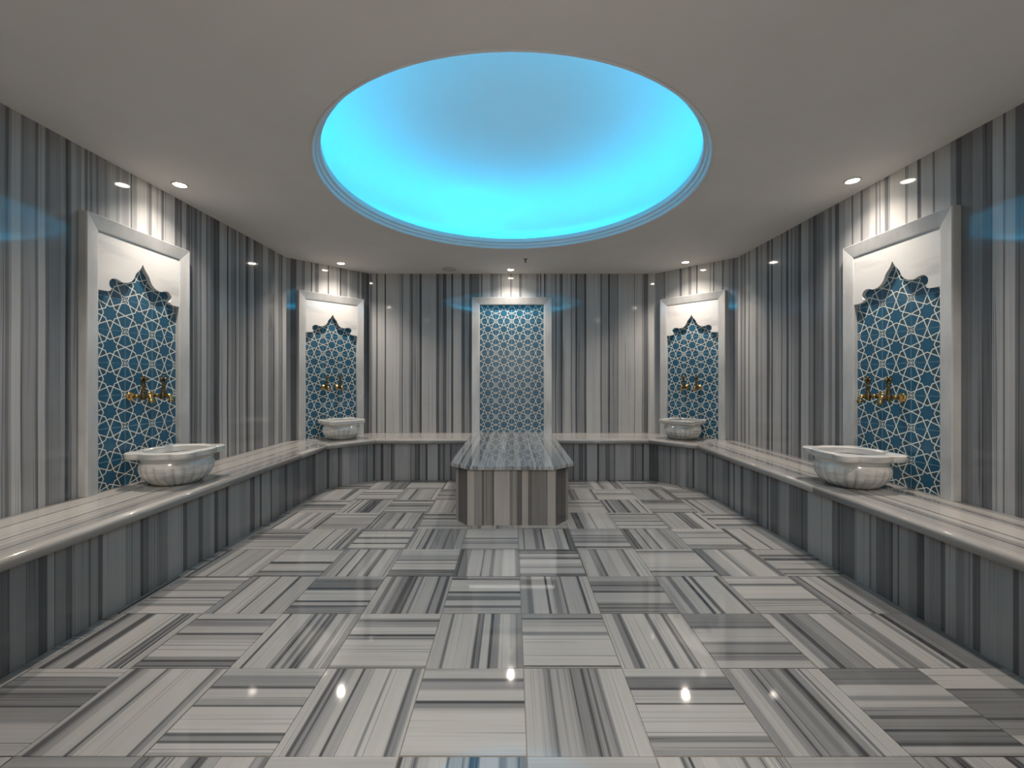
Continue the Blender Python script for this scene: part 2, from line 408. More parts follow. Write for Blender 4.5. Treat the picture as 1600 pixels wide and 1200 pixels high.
def dep(y): return FPX*HC/(y-593.0)
X0, Y0, TS = 0.047, 1.31, 0.4
def gx(k, y):                      # photo column of grid line k on photo row y
    return 800 + FPX*(X0+TS*k)/dep(y)
FT = {  # measured tiles: V given in columns on the tile's far edge, H in rows
 (-4,0): "207:.7 215:.2 225:.5 232:.62 240:.76 265:.15 268.5:.6 275:.83 340:.28 344:.5 352:.75 360:0",
 (-3,0): "1046:.7 1055:.5 1072:.2 1076:.76 1092:.55 1102:.15 1104:.84 1145:.2 1150:.5 1158:.15 1161:.84 1175:.6 1183:0",
 (-2,0): "510:.76 527.5:.12 532.5:.48 545:.6 556:.74 569:.1 572:.6 585:.82 647.5:.22 652:.45 662:.76 667:0",
 (-1,0): "1045:.76 1060:.28 1065:.55 1078:.76 1095:.08 1099:.45 1107:.72 1112:.84 1175:.75 1183:0",
 (0,0): "820:.76 840:.66 850:.52 857:.28 861:.62 887:.45 892:.38 900:.44 909:.03 912:.46 920:.2 922:.5 931:.35 936:.74 950:.8 975:0",
 (1,0): "1045:.76 1057:.33 1075:.1 1078:.7 1099:.12 1100.5:.78 1150:.38 1160:.62 1172:.5 1183:0",
 (2,0): "1126:.5 1140:.72 1160:.5 1172:.15 1175:.5 1200:.4 1210:.55 1220:.3 1226:.06 1234:.5 1245:.72 1250:.3 1252.5:.8 1285:0",
 (3,0): "1047:.36 1070:.76 1087:.5 1095:.76 1105:.5 1118:.18 1121:.46 1140:.12 1143:.4 1160:.08 1166:.72 1177:.55 1185:0",
 (4,0): "1047:.82 1076:.18 1079:.38 1122:.1 1125:.5 1150:.76 1183:0",
 (-5,0): "1047:.8 1058:.45 1072:.2 1075:.5 1082:.2 1086:.38 1103:.1 1105:.46 1130:.7 1183:0",
 (-5,1): "195:.76 202:.2 210:.6 235:.12 244:.12 247:.55 250:.82 290:.4 300:.12 303:.5 307:.15 309:.72 322:0",
 (-4,1): "959:.76 967:.18 969:.45 978:.7 989:.1 992:.6 1000:.82 1026:.5 1031:.12 1034:.4 1040:.12 1042:.6 1046:0",
 (-3,1): "440:.76 453:.12 456:.76 490:.28 496:.66 504:.28 508:.66 514:.12 517:.36 525:.77 538:.45 545:.77 553:.45 562.5:0",
 (-2,1): "959:.76 967.5:.33 971:.6 980:.78 991:.06 994:.55 1000:.8 1040:.45 1046:0",
 (-1,1): "689:.7 706:.3 710:.76 747:.12 751:.46 755:.18 757:.72 768:.04 771:.4 782:.77 797:.6 806:.45 815:0",
 (0,1): "959:.5 966:.12 968:.65 980:.8 987:.45 993:.82 1040:.08 1041.5:.6 1046:0",
 (1,1): "940:.76 956:.4 964:.14 967:.3 970:.82 1005:.28 1012:.77 1030:.18 1035:.5 1038:.25 1040:.76 1062:0",
 (2,1): "959:.4 978:.3 982:.66 1003:.33 1008:.5 1020:.12 1022:.4 1032:.7 1046:0",
 (3,1): "1187:.77 1200:.45 1216:.1 1223:.4 1237:.52 1257:.35 1260:.82 1290:.5 1300:.62 1311:0",
 (4,1): "1311:.45 1330:.77 1355:.4 1362:.7 1368:.06 1377:.4 1385:.5 1410:.56 1435:0",
 (-4,2): "396:.5 407:.2 410:.78 441:.12 443:.7 470:.12 475:.66 495:.6 501:0",
 (-3,2): "900:.6 905:.35 918:.1 922:.72 938:.12 941:.6 946:.08 948:.4 960:0",
 (-2,2): "605:.7 615:.3 622:.6 630:.35 640:.08 646:.3 650:.15 654:.6 660:.3 663:.66 685:.12 688:.5 697:.12 702:.6 706:0",
 (-1,2): "900:.4 904:.08 906:.76 924:.12 927:.6 932:.28 938:.72 946:.28 950:.62 960:0",
 (0,2): "811:.5 821:.3 828:.72 848:.03 851:.72 858:.4 866:.56 872:.18 873:.66 898:.12 902:.74 915:0",
 (1,2): "900:.6 908:.35 914:.12 916:.5 923:.12 926:.66 942:.35 946:.45 960:0",
 (2,2): "1022:.5 1032:.62 1040:.3 1048:.66 1065:.05 1070:.72 1076:.18 1082:.76 1115:.12 1120:.6 1127:0",
}
clips = [((BX-.002, 0), (1, 0)), ((-BX+.002, 0), (-1, 0)), ((0, BYB-.002), (0, 1)),
         ((BX, BYD-.003), (BYB-BYD, BX-BXD)), ((-BX, BYD-.003), (-(BYB-BYD), BX-BXD)),
         ((BX, BNY+.003), (BNY-BN2, -(BX-BNX))), ((-BX, BNY+.003), (-(BNY-BN2), -(BX-BNX)))]
def floor_tile(k, j):
    xa, ya = X0+TS*k, Y0+TS*j
    V = (k+j) % 2 == 0
    if k == 4 and j in (0, 1): V = not V
    rng = random.Random(k*101+j*7+3)
    g = 0.0016
    if (k, j) in FT:
        raw = parse(FT[(k, j)]); vals = []
        for i in range(len(raw)-1):
            if V:
                a, b = raw[0][0], raw[-1][0]
                vals.append(((raw[i][0]-a)/(b-a)*TS, raw[i][1]))
            else:
                y = min(max(dep(raw[i+1][0])-ya, 0), TS)
                vals.append((y, raw[i][1]))
        vals.sort()
        if vals[0][0] > 0: vals[0] = (0.0, vals[0][1])
        bands = vals
    else:
        bands = rand_bands(0, TS, rng, 1.15)
        tone = rng.uniform(-0.10, 0.06); bands = [(u, s+tone) for u, s in bands]
    bm = bmesh.new(); sl = bm.verts.layers.float.new('shade'); uvl = bm.loops.layers.uv.new('uv')
    pts = ctrl(bands, g, TS-g, 0.004); off = rng.uniform(0, 60)
    def P(u, v, z): return (xa+u, ya+v, z) if V else (xa+v, ya+u, z)
    rows = []
    for v, z in ((g, -0.0035), (g, -0.0006), (g+.0008, 0.0), (TS-g-.0008, 0.0), (TS-g, -0.0006), (TS-g, -0.0035)):
        row = []
        for (u, s) in pts:
            q = bm.verts.new(P(u, v, z)); q[sl] = s; row.append((q, u, v))
        rows.append(row)
    for a, b in zip(rows, rows[1:]):
        for i in range(len(pts)-1):
            q = [a[i], a[i+1], b[i+1], b[i]]
            if not V: q.reverse()
            f = bm.faces.new([x[0] for x in q])
            for lp, x in zip(f.loops, q): lp[uvl].uv = (x[1]+off, x[2]+off)
    for (co, no) in clips:
        geo = bm.verts[:]+bm.edges[:]+bm.faces[:]
        if not geo: break
        bmesh.ops.bisect_plane(bm, geom=geo, plane_co=(co[0], co[1], 0), plane_no=(no[0], no[1], 0), clear_outer=True)
    if len(bm.faces) == 0: bm.free(); return
    xs = [v.co.x for v in bm.verts]; ys = [v.co.y for v in bm.verts]
    if max(xs)-min(xs) < 0.004 or max(ys)-min(ys) < 0.004: bm.free(); return
    link('floor_tile', bm, M_FLOOR, FLOOR)
for j in range(-2, 9):
    for k in range(-6, 5): floor_tile(k, j)

# ------------------------------------------------------------------ ceiling with its round opening, cornice and dome
RO = 1.335
bm = bmesh.new(); NC = 96
out = [bm.verts.new((corner[k][0]*1.02, corner[k][1], CEIL)) for k in ('nl', 'l1', 'l2', 'bl', 'br', 'r2', 'r1', 'nr')]
inn = [bm.verts.new((DC[0]+RO*math.cos(2*PI*i/NC), DC[1]+RO*math.sin(2*PI*i/NC), CEIL)) for i in range(NC)]
es = [bm.edges.new((out[i], out[(i+1) % 8])) for i in range(8)] + [bm.edges.new((inn[i], inn[(i+1) % NC])) for i in range(NC)]
bmesh.ops.triangle_fill(bm, use_beauty=True, edges=es)
for f in bm.faces:
    f.normal_update()
    if f.normal.z > 0: f.normal_flip()
struct(link('ceiling', bm, M_CEIL))
bm = bmesh.new()
T = Matrix.Translation((DC[0], DC[1], CEIL))
prof = [(1.36, 0.02), (1.342, 0.0), (1.342, -0.008), (1.334, -0.012), (1.326, -0.006), (1.322, 0.012), (1.315, 0.016), (1.308, 0.018), (1.305, 0.036), (1.296, 0.040), (1.288, 0.044), (1.285, 0.062), (1.285, 0.085), (1.30, 0.088), (1.54, 0.088)]
lathe(bm, prof, NC, T, False, False)
bmesh.ops.recalc_face_normals(bm, faces=bm.faces)
struct(link('trim_1', bm, M_COR, None, True, 0.6), 'stepped round cornice under the blue dome')
bm = bmesh.new()
RD, HD, ZD = 1.54, 0.48, 0.088
prof = [(RD, ZD)] + [(RD*math.cos(t)**0.42, ZD+HD*math.sin(t)**0.42) for t in [PI/2*i/20 for i in range(1, 20)]] + [(0.02, ZD+HD)]
lathe(bm, prof, NC, T, False, True)
struct(link('ceiling_dome', bm, M_DOME, None, True), 'shallow dome washed with cyan light')
led = thing('light_strip', 'blue light strip hidden on the ledge around the dome', 'light', (DC[0], DC[1], CEIL+0.10))
bm = bmesh.new()
lathe(bm, [(1.395, 0.002), (1.416, 0.030)], NC, Matrix.Identity(4), False, False)
link('led_band', bm, M_LED, led)
bm = bmesh.new()                          # extra short arc, added to brighten the dome's far edge
rr = []
for i in range(9):
    a = math.radians(96+18*i/8); rr.append([Vector((r*math.cos(a), r*math.sin(a), z)) for r, z in ((1.43, 0), (1.45, 0), (1.45, .003), (1.43, .003))])
ring_loft(bm, rr); bmesh.ops.recalc_face_normals(bm, faces=bm.faces)
link('led_extra_arc', bm, M_LED, led)

# ------------------------------------------------------------------ benches
ZS, TSEAT = 0.477, 0.05
SEAT_L = [(0, .5), (.03, .78), (.16, .3), (.17, .82), (.33, .72), (.34, .3), (.352, .74), (.42, .6), (.47, .3), (.482, .62), (.54, .78)]
SEAT_R = [(0, .5), (.05, .7), (.12, .45), (.15, .22), (.16, .6), (.20, .82), (.34, .18), (.35, .74), (.40, .5), (.44, .2), (.452, .62), (.53, .72)]
SEAT_B = [(0, .6), (.06, .8), (.14, .4), (.17, .82), (.3, .6), (.36, .82), (.45, .3), (.47, .75)]
def seat(parent, P0, P1, Q0, Q1, bands, gap=0.001, z=ZS):
    """seat slab: P = front edge, Q = wall edge; rounded nosing at the front"""
    P0, P1, Q0, Q1 = map(Vector, (P0, P1, Q0, Q1))
    d = (P1-P0).normalized(); P0 = P0+d*gap; P1 = P1-d*gap; Q0 = Q0+d*gap; Q1 = Q1-d*gap
    n = Vector((-d.y, d.x)); dq = (Q0-P0).dot(n); D = abs(dq)
    bm = bmesh.new(); sl = bm.verts.layers.float.new('shade'); uvl = bm.loops.layers.uv.new('uv')
    sec = []                                   # (distance from wall, z, shade)
    for u, s in ctrl(bands, 0.0, D-0.016, 0.004): sec.append((u, z, s))
    last = sec[-1][2]
    sec += [(D-.008, z-.002, last), (D-.002, z-.008, last), (D, z-.018, .62), (D, z-TSEAT+.012, .55), (D-.004, z-TSEAT+.003, .5), (D-.012, z-TSEAT, .5), (D-.06, z-TSEAT, .5), (0, z-TSEAT, .5)]
    rows = []
    off = R.uniform(0, 50)
    for (Pp, Qq, vv) in ((P0, Q0, 0.0), (P1, Q1, (P1-P0).length)):
        row = []
        for (u, zz, s) in sec:
            c = Qq.lerp(Pp, u/D); q = bm.verts.new((c.x, c.y, zz)); q[sl] = s; row.append((q, u+off, vv+off))
        rows.append(row)
    m = len(sec)
    for i in range(m):
        k = (i+1) % m
        q = [rows[0][i], rows[0][k], rows[1][k], rows[1][i]]
        f = bm.faces.new([x[0] for x in q]); f.smooth = D*0.9 < sec[i][0] 
        for lp, x in zip(f.loops, q): lp[uvl].uv = (x[1], x[2])
    for row in rows:
        f = bm.faces.new([x[0] for x in row])
        for lp in f.loops: lp[uvl].uv = (off, off)
    bmesh.ops.recalc_face_normals(bm, faces=bm.faces)
    return link('seat_slab', bm, M_SEAT, parent)

OV = 0.035
# front lines of the carcass (b*), of the seat nosing (p*), wall line (q*)
def dia(sx):   # points for one side of the room
    return dict(p_side0=(sx*(BX-OV), BNY), p_side1=(sx*(BX-OV), BYD-.015), p_back=(sx*(BXD-.015), BYB-OV),
                q_side0=(sx*(XW-.0008), YNS), q_side1=(sx*(XW-.0008), YD), q_back=(sx*XD, YB-.0008),
                b_side0=(sx*BX, BNY), b_side1=(sx*BX, BYD), b_back=(sx*BXD, BYB), b_near=(sx*BNX, BN2), q_near=(sx*XD, YN+.0008), p_near=(sx*(BNX-.015), BN2+OV))
F_LEFT = parse("0:.25 12:.15 15:.5 40:.35 60:.12 74:.6 85:.45 103:.25 113:.55 138:.3 142:.55 153:.2 160:.66 196:.5 200:.55 220:.08 223.5:.3 232.5:.5 245.5:.4 262:.65 286:.2 292.7:.5 310.5:.2 316:.5 328:.6 335:.12 340.6:.45 352.5:.1 357:.6 375.6:.5 384.5:.6 390.5:.2 398:.55 406:.1 409:.6 423:.12 425:.5 436:.35 445:.12 449:.4 457:.25 469:.5 471:.4 479:.25 488:.12 493:.5 509:.5")
F_DL = parse("509:.45 510.5:.1 514.5:.5 528:.1 530:.3 534:.6 546:.5 560:.2 561:.5 566:.4 572.5:.1 574:.5 583:.1 586:.1")
F_BL = parse("586:.3 587:.45 595:.08 599:.5 611:.1 613:.3 617:.66 641:.28 642.5:.5 648:.25 654:.08 656:.5 665:.08 668:.66 684:.1 687.5:.45 692:.15 695:.5 703:.15 706:.4 716:.4 737:.4")
F_BR = parse("863:.4 887:.4 895:.15 897:.5 904.5:.2 911:.5 913:.15 917:.66 933:.08 936:.55 946.5:.1 947.5:.3 953:.5 959:.3 961:.66 985:.35 989:.1 990:.45 1003:.12 1006:.5 1014:.5")
F_DR = parse("1014:.14 1029:.4 1047:.1 1048.5:.45 1055:.25 1057:.4 1063:.6 1072:.35 1076:.5 1082:.12 1085:.6 1091:.6")
F_RIGHT = parse("1091:.6 1103.5:.12 1106:.45 1113:.12 1115:.55 1129:.4 1137:.12 1140:.55 1146:.12 1148:.6 1157:.15 1161.5:.5 1172.5:.35 1182:.12 1185.5:.35 1192:.5 1198:.15 1201:.55 1204:.25 1216.5:.45 1220.5:.55 1233:.3 1252:.08 1254.6:.25 1262:.66 1300:.3 1309:.07 1312:.25 1335:.5 1339:.6 1358:.35 1362:.55 1369:.28 1390:.15 1395:.5 1402.5:.1 1405:.5 1419:.38 1433:.07 1444:.5 1452:.42 1470:.2 1477:.62 1493:.4 1507:.55 1520:.2 1532:.6 1583:.14 1592:.5 1600:.5")
PW = 0.472
def lerp2(a, b, t): return (a[0]+(b[0]-a[0])*t, a[1]+(b[1]-a[1])*t)
def bench_front(parent, A, B, pxb, nrm, width):
    if pxb: bands, ln = fix_order(pxb, A, B)
    else: ln = (Vector(B)-Vector(A)).length; bands = rand_bands(0, ln, random.Random(5), 1.3)
    run_slabs('front_panel', M_BENCH, parent, A, B, 0.0, ZS-TSEAT-.0005, bands, nrm, width, thick=0.03)
GB = 'built-in marble benches around the room'
for sx, side, fs, fd, fb, sb in ((-1, 'left', F_LEFT, F_DL, F_BL, SEAT_L), (1, 'right', F_RIGHT, F_DR, F_BR, SEAT_R)):
    D = dia(sx)
    # side bench
    t = thing('marble_bench', 'long striped marble bench along the %s wall' % side, 'bench', (0, 0, 0), 0, GB)
    cuts = (0.0, ((2.757 if sx > 0 else 3.95)-BNY)/(BYD-.015-BNY), 1.0)
    for a, b in zip(cuts, cuts[1:]):
        seat(t, lerp2(D['p_side0'], D['p_side1'], a), lerp2(D['p_side0'], D['p_side1'], b),
             lerp2(D['q_side0'], D['q_side1'], a) if a in (0, 1) else (sx*(XW-.0008), lerp2(D['p_side0'], D['p_side1'], a)[1]),
             lerp2(D['q_side0'], D['q_side1'], b) if b in (0, 1) else (sx*(XW-.0008), lerp2(D['p_side0'], D['p_side1'], b)[1]), sb)
    bench_front(t, D['b_side0'], D['b_side1'], fs, (-sx, 0), 0.62)
    # corner bench
    t = thing('marble_bench', 'short slanted marble bench in the far %s corner' % side, 'bench', (0, 0, 0), 0, GB)
    seat(t, D['p_side1'], D['p_back'], D['q_side1'], D['q_back'], SEAT_B)
    bench_front(t, D['b_side1'], D['b_back'], fd, (-sx*(BYB-BYD), -(BX-BXD)), 0.6)
    # back bench
    t = thing('marble_bench', 'marble bench along the back wall, %s of the central platform' % side, 'bench', (0, 0, 0), 0, GB)
    seat(t, D['p_back'], (sx*0.513, BYB-OV), D['q_back'], (sx*0.513, YB-.0008), SEAT_B)
    bench_front(t, D['b_back'], (sx*(PW+.003), BYB), fb, (0, -1), 0.6)
    # near corner bench, out of the frame
    t = thing('marble_bench', 'short slanted marble bench beside the doorway, %s side' % side, 'bench', (0, 0, 0), 0, GB)
    seat(t, D['p_near'], D['p_side0'], D['q_near'], D['q_side0'], SEAT_B)
    bench_front(t, D['b_near'], D['b_side0'], None, (-sx*(BNY-BN2), BX-BNX), 0.6)

# ------------------------------------------------------------------ central platform
plat = thing('marble_platform', 'long octagonal striped marble platform in front of the tiled panel', 'platform', (0, 3.385, 0))
def loc(p): return (p[0], p[1]-3.385)
P_FRONT = parse("712:.6 716:.18 728.5:.76 740.5:.5 753:.1 756:.45 769:.08 772:.76 796.5:.33 801:.55 808:.12 815.7:.7 825:.18 830.6:.35 855.6:.7 868:.13 884:.5 888:.5")
YF, YC, XF = 3.385, 3.524, 0.361
Z_ = 0.457
def pl_panel(A, B, pxb, nrm, width=0.8, seed=0):
    if pxb: bands, ln = fix_order(pxb, A, B)
    else: ln = (Vector(B)-Vector(A)).length; bands = [(u, .05+.82*s_) for u, s_ in rand_bands(0, ln, random.Random(seed), 1.3)]
    run_slabs('side_panel', M_PLAT, plat, loc(A), loc(B), 0.0, Z_-.0005, bands, nrm, width, thick=0.02)
P_FRONT = [(p, .02+.86*s_) for p, s_ in P_FRONT]
def sub(a, b): return [x for x in P_FRONT if a <= x[0] <= b]
pl_panel((-XF, YF), (XF, YF), [(730, .66)] + sub(731, 869) + [(870, .2)], (0, -1))
pl_panel((-PW, YC), (-XF, YF), sub(700, 728) + [(730, .2)], (-(YC-YF), -(PW-XF)))
pl_panel((XF, YF), (PW, YC), [(870, .13), (884, .5), (888, .5)], (YC-YF, -(PW-XF)))
pl_panel((-PW, YC), (-PW, YB-.01), None, (-1, 0), 0.7, 3)
pl_panel((PW, YC), (PW, YB-.01), None, (1, 0), 0.7, 4)
# top slab with grooves of colour running away from the camera
bm = bmesh.new(); sl = bm.verts.layers.float.new('shade'); uvl = bm.loops.layers.uv.new('uv')
sb = [(-.52, .8), (-.44, .45), (-.42, .8), (-.37, .3), (-.33, .5), (-.29, .2), (-.27, .75), (-.22, .35), (-.18, .6), (-.15, .2), (-.13, .78), (-.06, .3), (-.02, .5), (.0, .15), (.015, .75), (.07, .45), (.10, .2), (.13, .4), (.17, .75), (.19, .1), (.205, .6), (.26, .8), (.33, .3), (.345, .8), (.44, .5), (.46, .82)]
rs_ = random.Random(21); sb2 = []
for (u, s_), (u2, _) in zip(sb, sb[1:] + [(.52, 0)]):
    v_ = u
    while v_ < u2-.004:
        sb2.append((v_, .22+.62*s_+rs_.uniform(-.14, .10))); v_ += rs_.uniform(.008, .026)
sb = sb2
ps = ctrl(sb, -0.511, 0.511, .003)
ZT = 0.487
SF, SC, SX = 3.335, 3.495, 0.338
def slab_front(x):
    ax = abs(x)
    return SF if ax <= SX else SF+(SC-SF)*(ax-SX)/(0.511-SX)
def shade_at(x):
    for (a, sa), (b, sb_) in zip(ps, ps[1:]):
        if a <= x <= b: return sa if b-a < 1e-6 else sa+(sb_-sa)*(x-a)/(b-a)
    return ps[-1][1]
xs = sorted(set([p[0] for p in ps] + [-SX, SX]))
rows = []
for (dy, z) in ((0.02, Z_), (0.0, Z_), (0.0, ZT-.004), (0.003, ZT)):
    rows.append([(x, slab_front(x)+dy, z) for x in xs])
rows.append([(x, YB-.001, ZT) for x in xs]); rows.append([(x, YB-.001, Z_) for x in xs])
vr = []
for r_ in rows:
    rr = []
    for (x, y, z) in r_:
        v = bm.verts.new((x, y-3.385, z)); v[sl] = shade_at(x); rr.append(v)
    vr.append(rr)
for a, b in zip(vr, vr[1:] + [vr[0]]):
    for i in range(len(xs)-1):
        f = bm.faces.new((a[i], a[i+1], b[i+1], b[i]))
        for lp in f.loops: lp[uvl].uv = (lp.vert.co.x+9, lp.vert.co.y+9)
bm.faces.new([r_[0] for r_ in vr]); bm.faces.new([r_[-1] for r_ in reversed(vr)])
bmesh.ops.recalc_face_normals(bm, faces=bm.faces)
link('top_slab', bm, M_SLAB, plat)

# ------------------------------------------------------------------ tiled niches
def rotz(n): return math.atan2(n[1], n[0])-PI/2
TZ = 0.209
HALF_ARCH = [(0,0),(.010,.022),(.022,.042),(.040,.062),(.053,.08),(.061,.102),(.072,.122),(.09,.14),(.112,.152),(.135,.157),(.155,.157),(.172,.15),(.19,.145),(.208,.145),(.225,.152),(.238,.166),(.242,.182),(.24,.197),(.233,.208),(.228,.216),(.229,.226),(.24,.232),(.255,.236)]
tile_meshes = {}
def tile_mesh(v0):
    """ceramic tile, possibly cut at the bottom (v0 = fraction cut away); bevelled edge"""
    key = round(v0, 4)
    if key in tile_meshes: return tile_meshes[key]
    bm = bmesh.new(); uvl = bm.loops.layers.uv.new('uv')
    h = TZ; g = .0007
    x0, x1, z0, z1 = -h/2+g, h/2-g, h*v0+(g if v0 == 0 else 0), h-g
    b = .0012
    lo_ = [(x0,.0005,z0),(x1,.0005,z0),(x1,.0005,z1),(x0,.0005,z1)]
    md = [(x0,.0068,z0),(x1,.0068,z0),(x1,.0068,z1),(x0,.0068,z1)]
    tp = [(x0+b,.008,z0+b),(x1-b,.008,z0+b),(x1-b,.008,z1-b),(x0+b,.008,z1-b)]
    rows = [[bm.verts.new(p) for p in q] for q in (lo_, md, tp)]
    for a, c in zip(rows, rows[1:]):
        for i in range(4): bm.faces.new((a[i], c[i], c[(i+1) % 4], a[(i+1) % 4]))
    bm.faces.new(rows[-1])
    bmesh.ops.recalc_face_normals(bm, faces=bm.faces)
    # open back: make sure the face points out (+y)
    top = max(bm.faces, key=lambda f: sum(v.co.y for v in f.verts)/len(f.verts))
    top.normal_update()
    if top.normal.y < 0:
        for f in bm.faces: f.normal_flip()
    for f in bm.faces:
        for lp in f.loops: lp[uvl].uv = ((lp.vert.co.x+h/2)/h, lp.vert.co.z/h)
    me = bpy.data.meshes.new('ceramic_tile'); bm.to_mesh(me); bm.free(); me.materials.append(M_TILE)
    tile_meshes[key] = me
    return me

def prism(bm, pts, y0, y1):
    """outline in x,z extruded from y0 to y1"""
    a = [bm.verts.new((p[0], y0, p[1])) for p in pts]; b = [bm.verts.new((p[0], y1, p[1])) for p in pts]
    n = len(pts)
    for i in range(n): bm.faces.new((a[i], a[(i+1) % n], b[(i+1) % n], b[i]))
    bm.faces.new(b); bm.faces.new(list(reversed(a)))

def frame_piece(bm, O0, I0, O1, I1):
    """mitred frame length; O* outer, I* inner ends in x,z; bevelled face, proud of the wall"""
    def sec(O, I):
        O = Vector(O); I = Vector(I)
        pts = [(0.0, O, .0005), (0.0, O, .044), (0.02, O, .050), (0.05, O, .0525), (0.90, O, .040), (0.97, O, .038), (1.0, O, .032), (1.0, O, .0005)]
        return [Vector((O.lerp(I, t).x, y, O.lerp(I, t).y)) for t, _, y in pts]
    ring_loft(bm, [sec(O0, I0), sec(O1, I1)])
    bmesh.ops.recalc_face_normals(bm, faces=bm.faces)

def niche(label, P, n, cols, ztop_in, ztop_out, zrow0, arch, fw):
    t = thing('wall_niche', label, 'niche', (P[0], P[1], 0), rotz(n), 'tiled marble niches')
    hw = cols*TZ/2; ow = hw+fw; zb = ZS+.001
    for sx in (-1, 1):
        bm = bmesh.new(); frame_piece(bm, (sx*ow, zb), (sx*hw, zb), (sx*ow, ztop_out), (sx*hw, ztop_in)); link('frame_stile', bm, M_FRAME, t)
    bm = bmesh.new(); frame_piece(bm, (-ow+.0008, ztop_out), (-hw+.0008, ztop_in), (ow-.0008, ztop_out), (hw-.0008, ztop_in)); link('frame_header', bm, M_FRAME, t)
    bm = bmesh.new(); box(bm, -hw+.0005, hw-.0005, .0002, .0055, zb, ztop_in-.001)
    link('grout_bed', bm, M_GROUTW, t)
    k = 0; z = zrow0
    while z < ztop_in-.01:
        if z+TZ > zb+.005 and not (arch and z > arch[0]+.01):
            v0 = max(0.0, (zb-z)/TZ)
            for c in range(cols):
                me = tile_mesh(v0)
                o = bpy.data.objects.new('ceramic_tile', me); COL.objects.link(o); o.parent = t
                o.location = (-hw+TZ*(c+.5), 0, z)
        z += TZ
    if arch:
        ztip = arch[0]
        half = [(x*1.0, ztip-dz) for x, dz in HALF_ARCH]
        end = (hw-.0005, half[-1][1]-.002)
        right = half + [end]; left = [(-x, z_) for x, z_ in reversed(half[1:])]
        poly = [(-hw+.0005, ztop_in-.0005)] + [(-hw+.0005, end[1])] + left + right + [(hw-.0005, ztop_in-.0005)]
        bm = bmesh.new(); prism(bm, poly, .0075, .034)
        bm.normal_update()
        bmesh.ops.triangulate(bm, faces=[f for f in bm.faces if len(f.verts) > 4], ngon_method='EAR_CLIP')
        bmesh.ops.recalc_face_normals(bm, faces=bm.faces)
        o = link('arch_panel', bm, M_ARCH, t)
    return t

nL, nR, nB = (1, 0), (-1, 0), (0, -1)
vDL = Vector((YB-YD, -(XW-XD))).normalized(); vDR = Vector((-vDL.x, vDL.y))
dm = (-2.57+.687*.515, 4.78+.727*.515)
ZR = 0.448
def wp(P, n, x, y):      # point at local (x, y) of a wall frame
    a = rotz(n); return (P[0]+x*math.cos(a)-y*math.sin(a), P[1]+x*math.sin(a)+y*math.cos(a))
NI = {
 'l': (( -XW, 2.885), nL, 'marble framed blue star-tile niche on the left wall, arched top'),
 'r': (( XW, 2.80), nR, 'marble framed blue star-tile niche on the right wall, arched top'),
 'dl': (dm, (vDL.x, vDL.y), 'arched blue tiled niche in the far left corner wall'),
 'dr': ((-dm[0], dm[1]), (vDR.x, vDR.y), 'arched blue tiled niche in the far right corner wall'),
}
niche(NI['l'][2], NI['l'][0], nL, 3, 2.085, 2.18, ZR, (1.966,), .085)
niche(NI['r'][2], NI['r'][0], nR, 3, 2.075, 2.175, ZR, (1.966,), .085)
niche(NI['dl'][2], NI['dl'][0], NI['dl'][1], 3, 2.115, 2.21, ZR, (1.97,), .085)
niche(NI['dr'][2], NI['dr'][0], NI['dr'][1], 3, 2.115, 2.21, ZR, (1.97,), .085)
niche('rectangular blue star-tile panel in a pale marble frame on the back wall', (-.003, YB), nB, 4, ZS+TZ*8+.003, 2.252, ZS+.001, None, .105)

# ------------------------------------------------------------------ basins
def basin(label, P, rz, mat, group='fluted marble basins on the benches'):
    t = thing('marble_basin', label, 'basin', (P[0], P[1], ZS+.0005), rz, group)
    N_ = 144
    def rim_r(th, grow=0.0):
        Rm = .222+grow; best = Rm
        for q in range(4):
            phi = PI/4+q*PI/2; cx, cr = .143*math.sqrt(2), .070+grow
            dlt = th-phi; b = cx*math.cos(dlt); disc = cr*cr-(cx*math.sin(dlt))**2
            if disc >= 0 and b > 0: best = max(best, b+math.sqrt(disc))
        return best
    ths = [2*PI*i/N_ for i in range(N_)]
    def ring(fr, z): return [Vector((fr(th)*math.cos(th), fr(th)*math.sin(th), z)) for th in ths]
    # rim: flat lobed slab with a round hole
    bm = bmesh.new()
    seq = [ring(lambda a: .172, .186), ring(lambda a: .176, .222), ring(lambda a: .182, .2285), ring(lambda a: rim_r(a, -.006), .2285), ring(lambda a: rim_r(a), .223),
           ring(lambda a: rim_r(a), .200), ring(lambda a: rim_r(a, -.006), .186), ring(lambda a: rim_r(a, -.022), .181), ring(lambda a: .185, .181)]
    ring_loft(bm, seq + [seq[0]], False, False)
    bmesh.ops.remove_doubles(bm, verts=bm.verts, dist=1e-5)
    bmesh.ops.recalc_face_normals(bm, faces=bm.faces)
    link('rim', bm, mat, t, True, 0.5)
    bm = bmesh.new(); NF = 22
    def fl(r, amp):
        return lambda a: r*(1-1.7*amp*(1-abs(math.cos(a*NF/2)))**2.0)
    seq = [ring(fl(.118, .05), 0.0), ring(fl(.132, .07), .004), ring(fl(.158, .075), .022), ring(fl(.182, .07), .045), ring(fl(.199, .06), .075), ring(fl(.207, .045), .105),
           ring(fl(.207, .028), .128), ring(fl(.203, .006), .143), ring(lambda a: .197, .150), ring(lambda a: .193, .158), ring(lambda a: .196, .163), ring(lambda a: .198, .170), ring(lambda a: .198, .181),
           ring(lambda a: .172, .1815), ring(lambda a: .168, .16), ring(lambda a: .155, .11), ring(lambda a: .12, .065), ring(lambda a: .06, .042), ring(lambda a: .012, .036)]
    ring_loft(bm, seq, True, True)
    bmesh.ops.recalc_face_normals(bm, faces=bm.faces)
    link('bowl', bm, mat, t, True, 0.7)
    return t
basin('fluted white marble basin on the left bench, nearest the camera', (-2.285, 2.87), 0, M_BASIN)
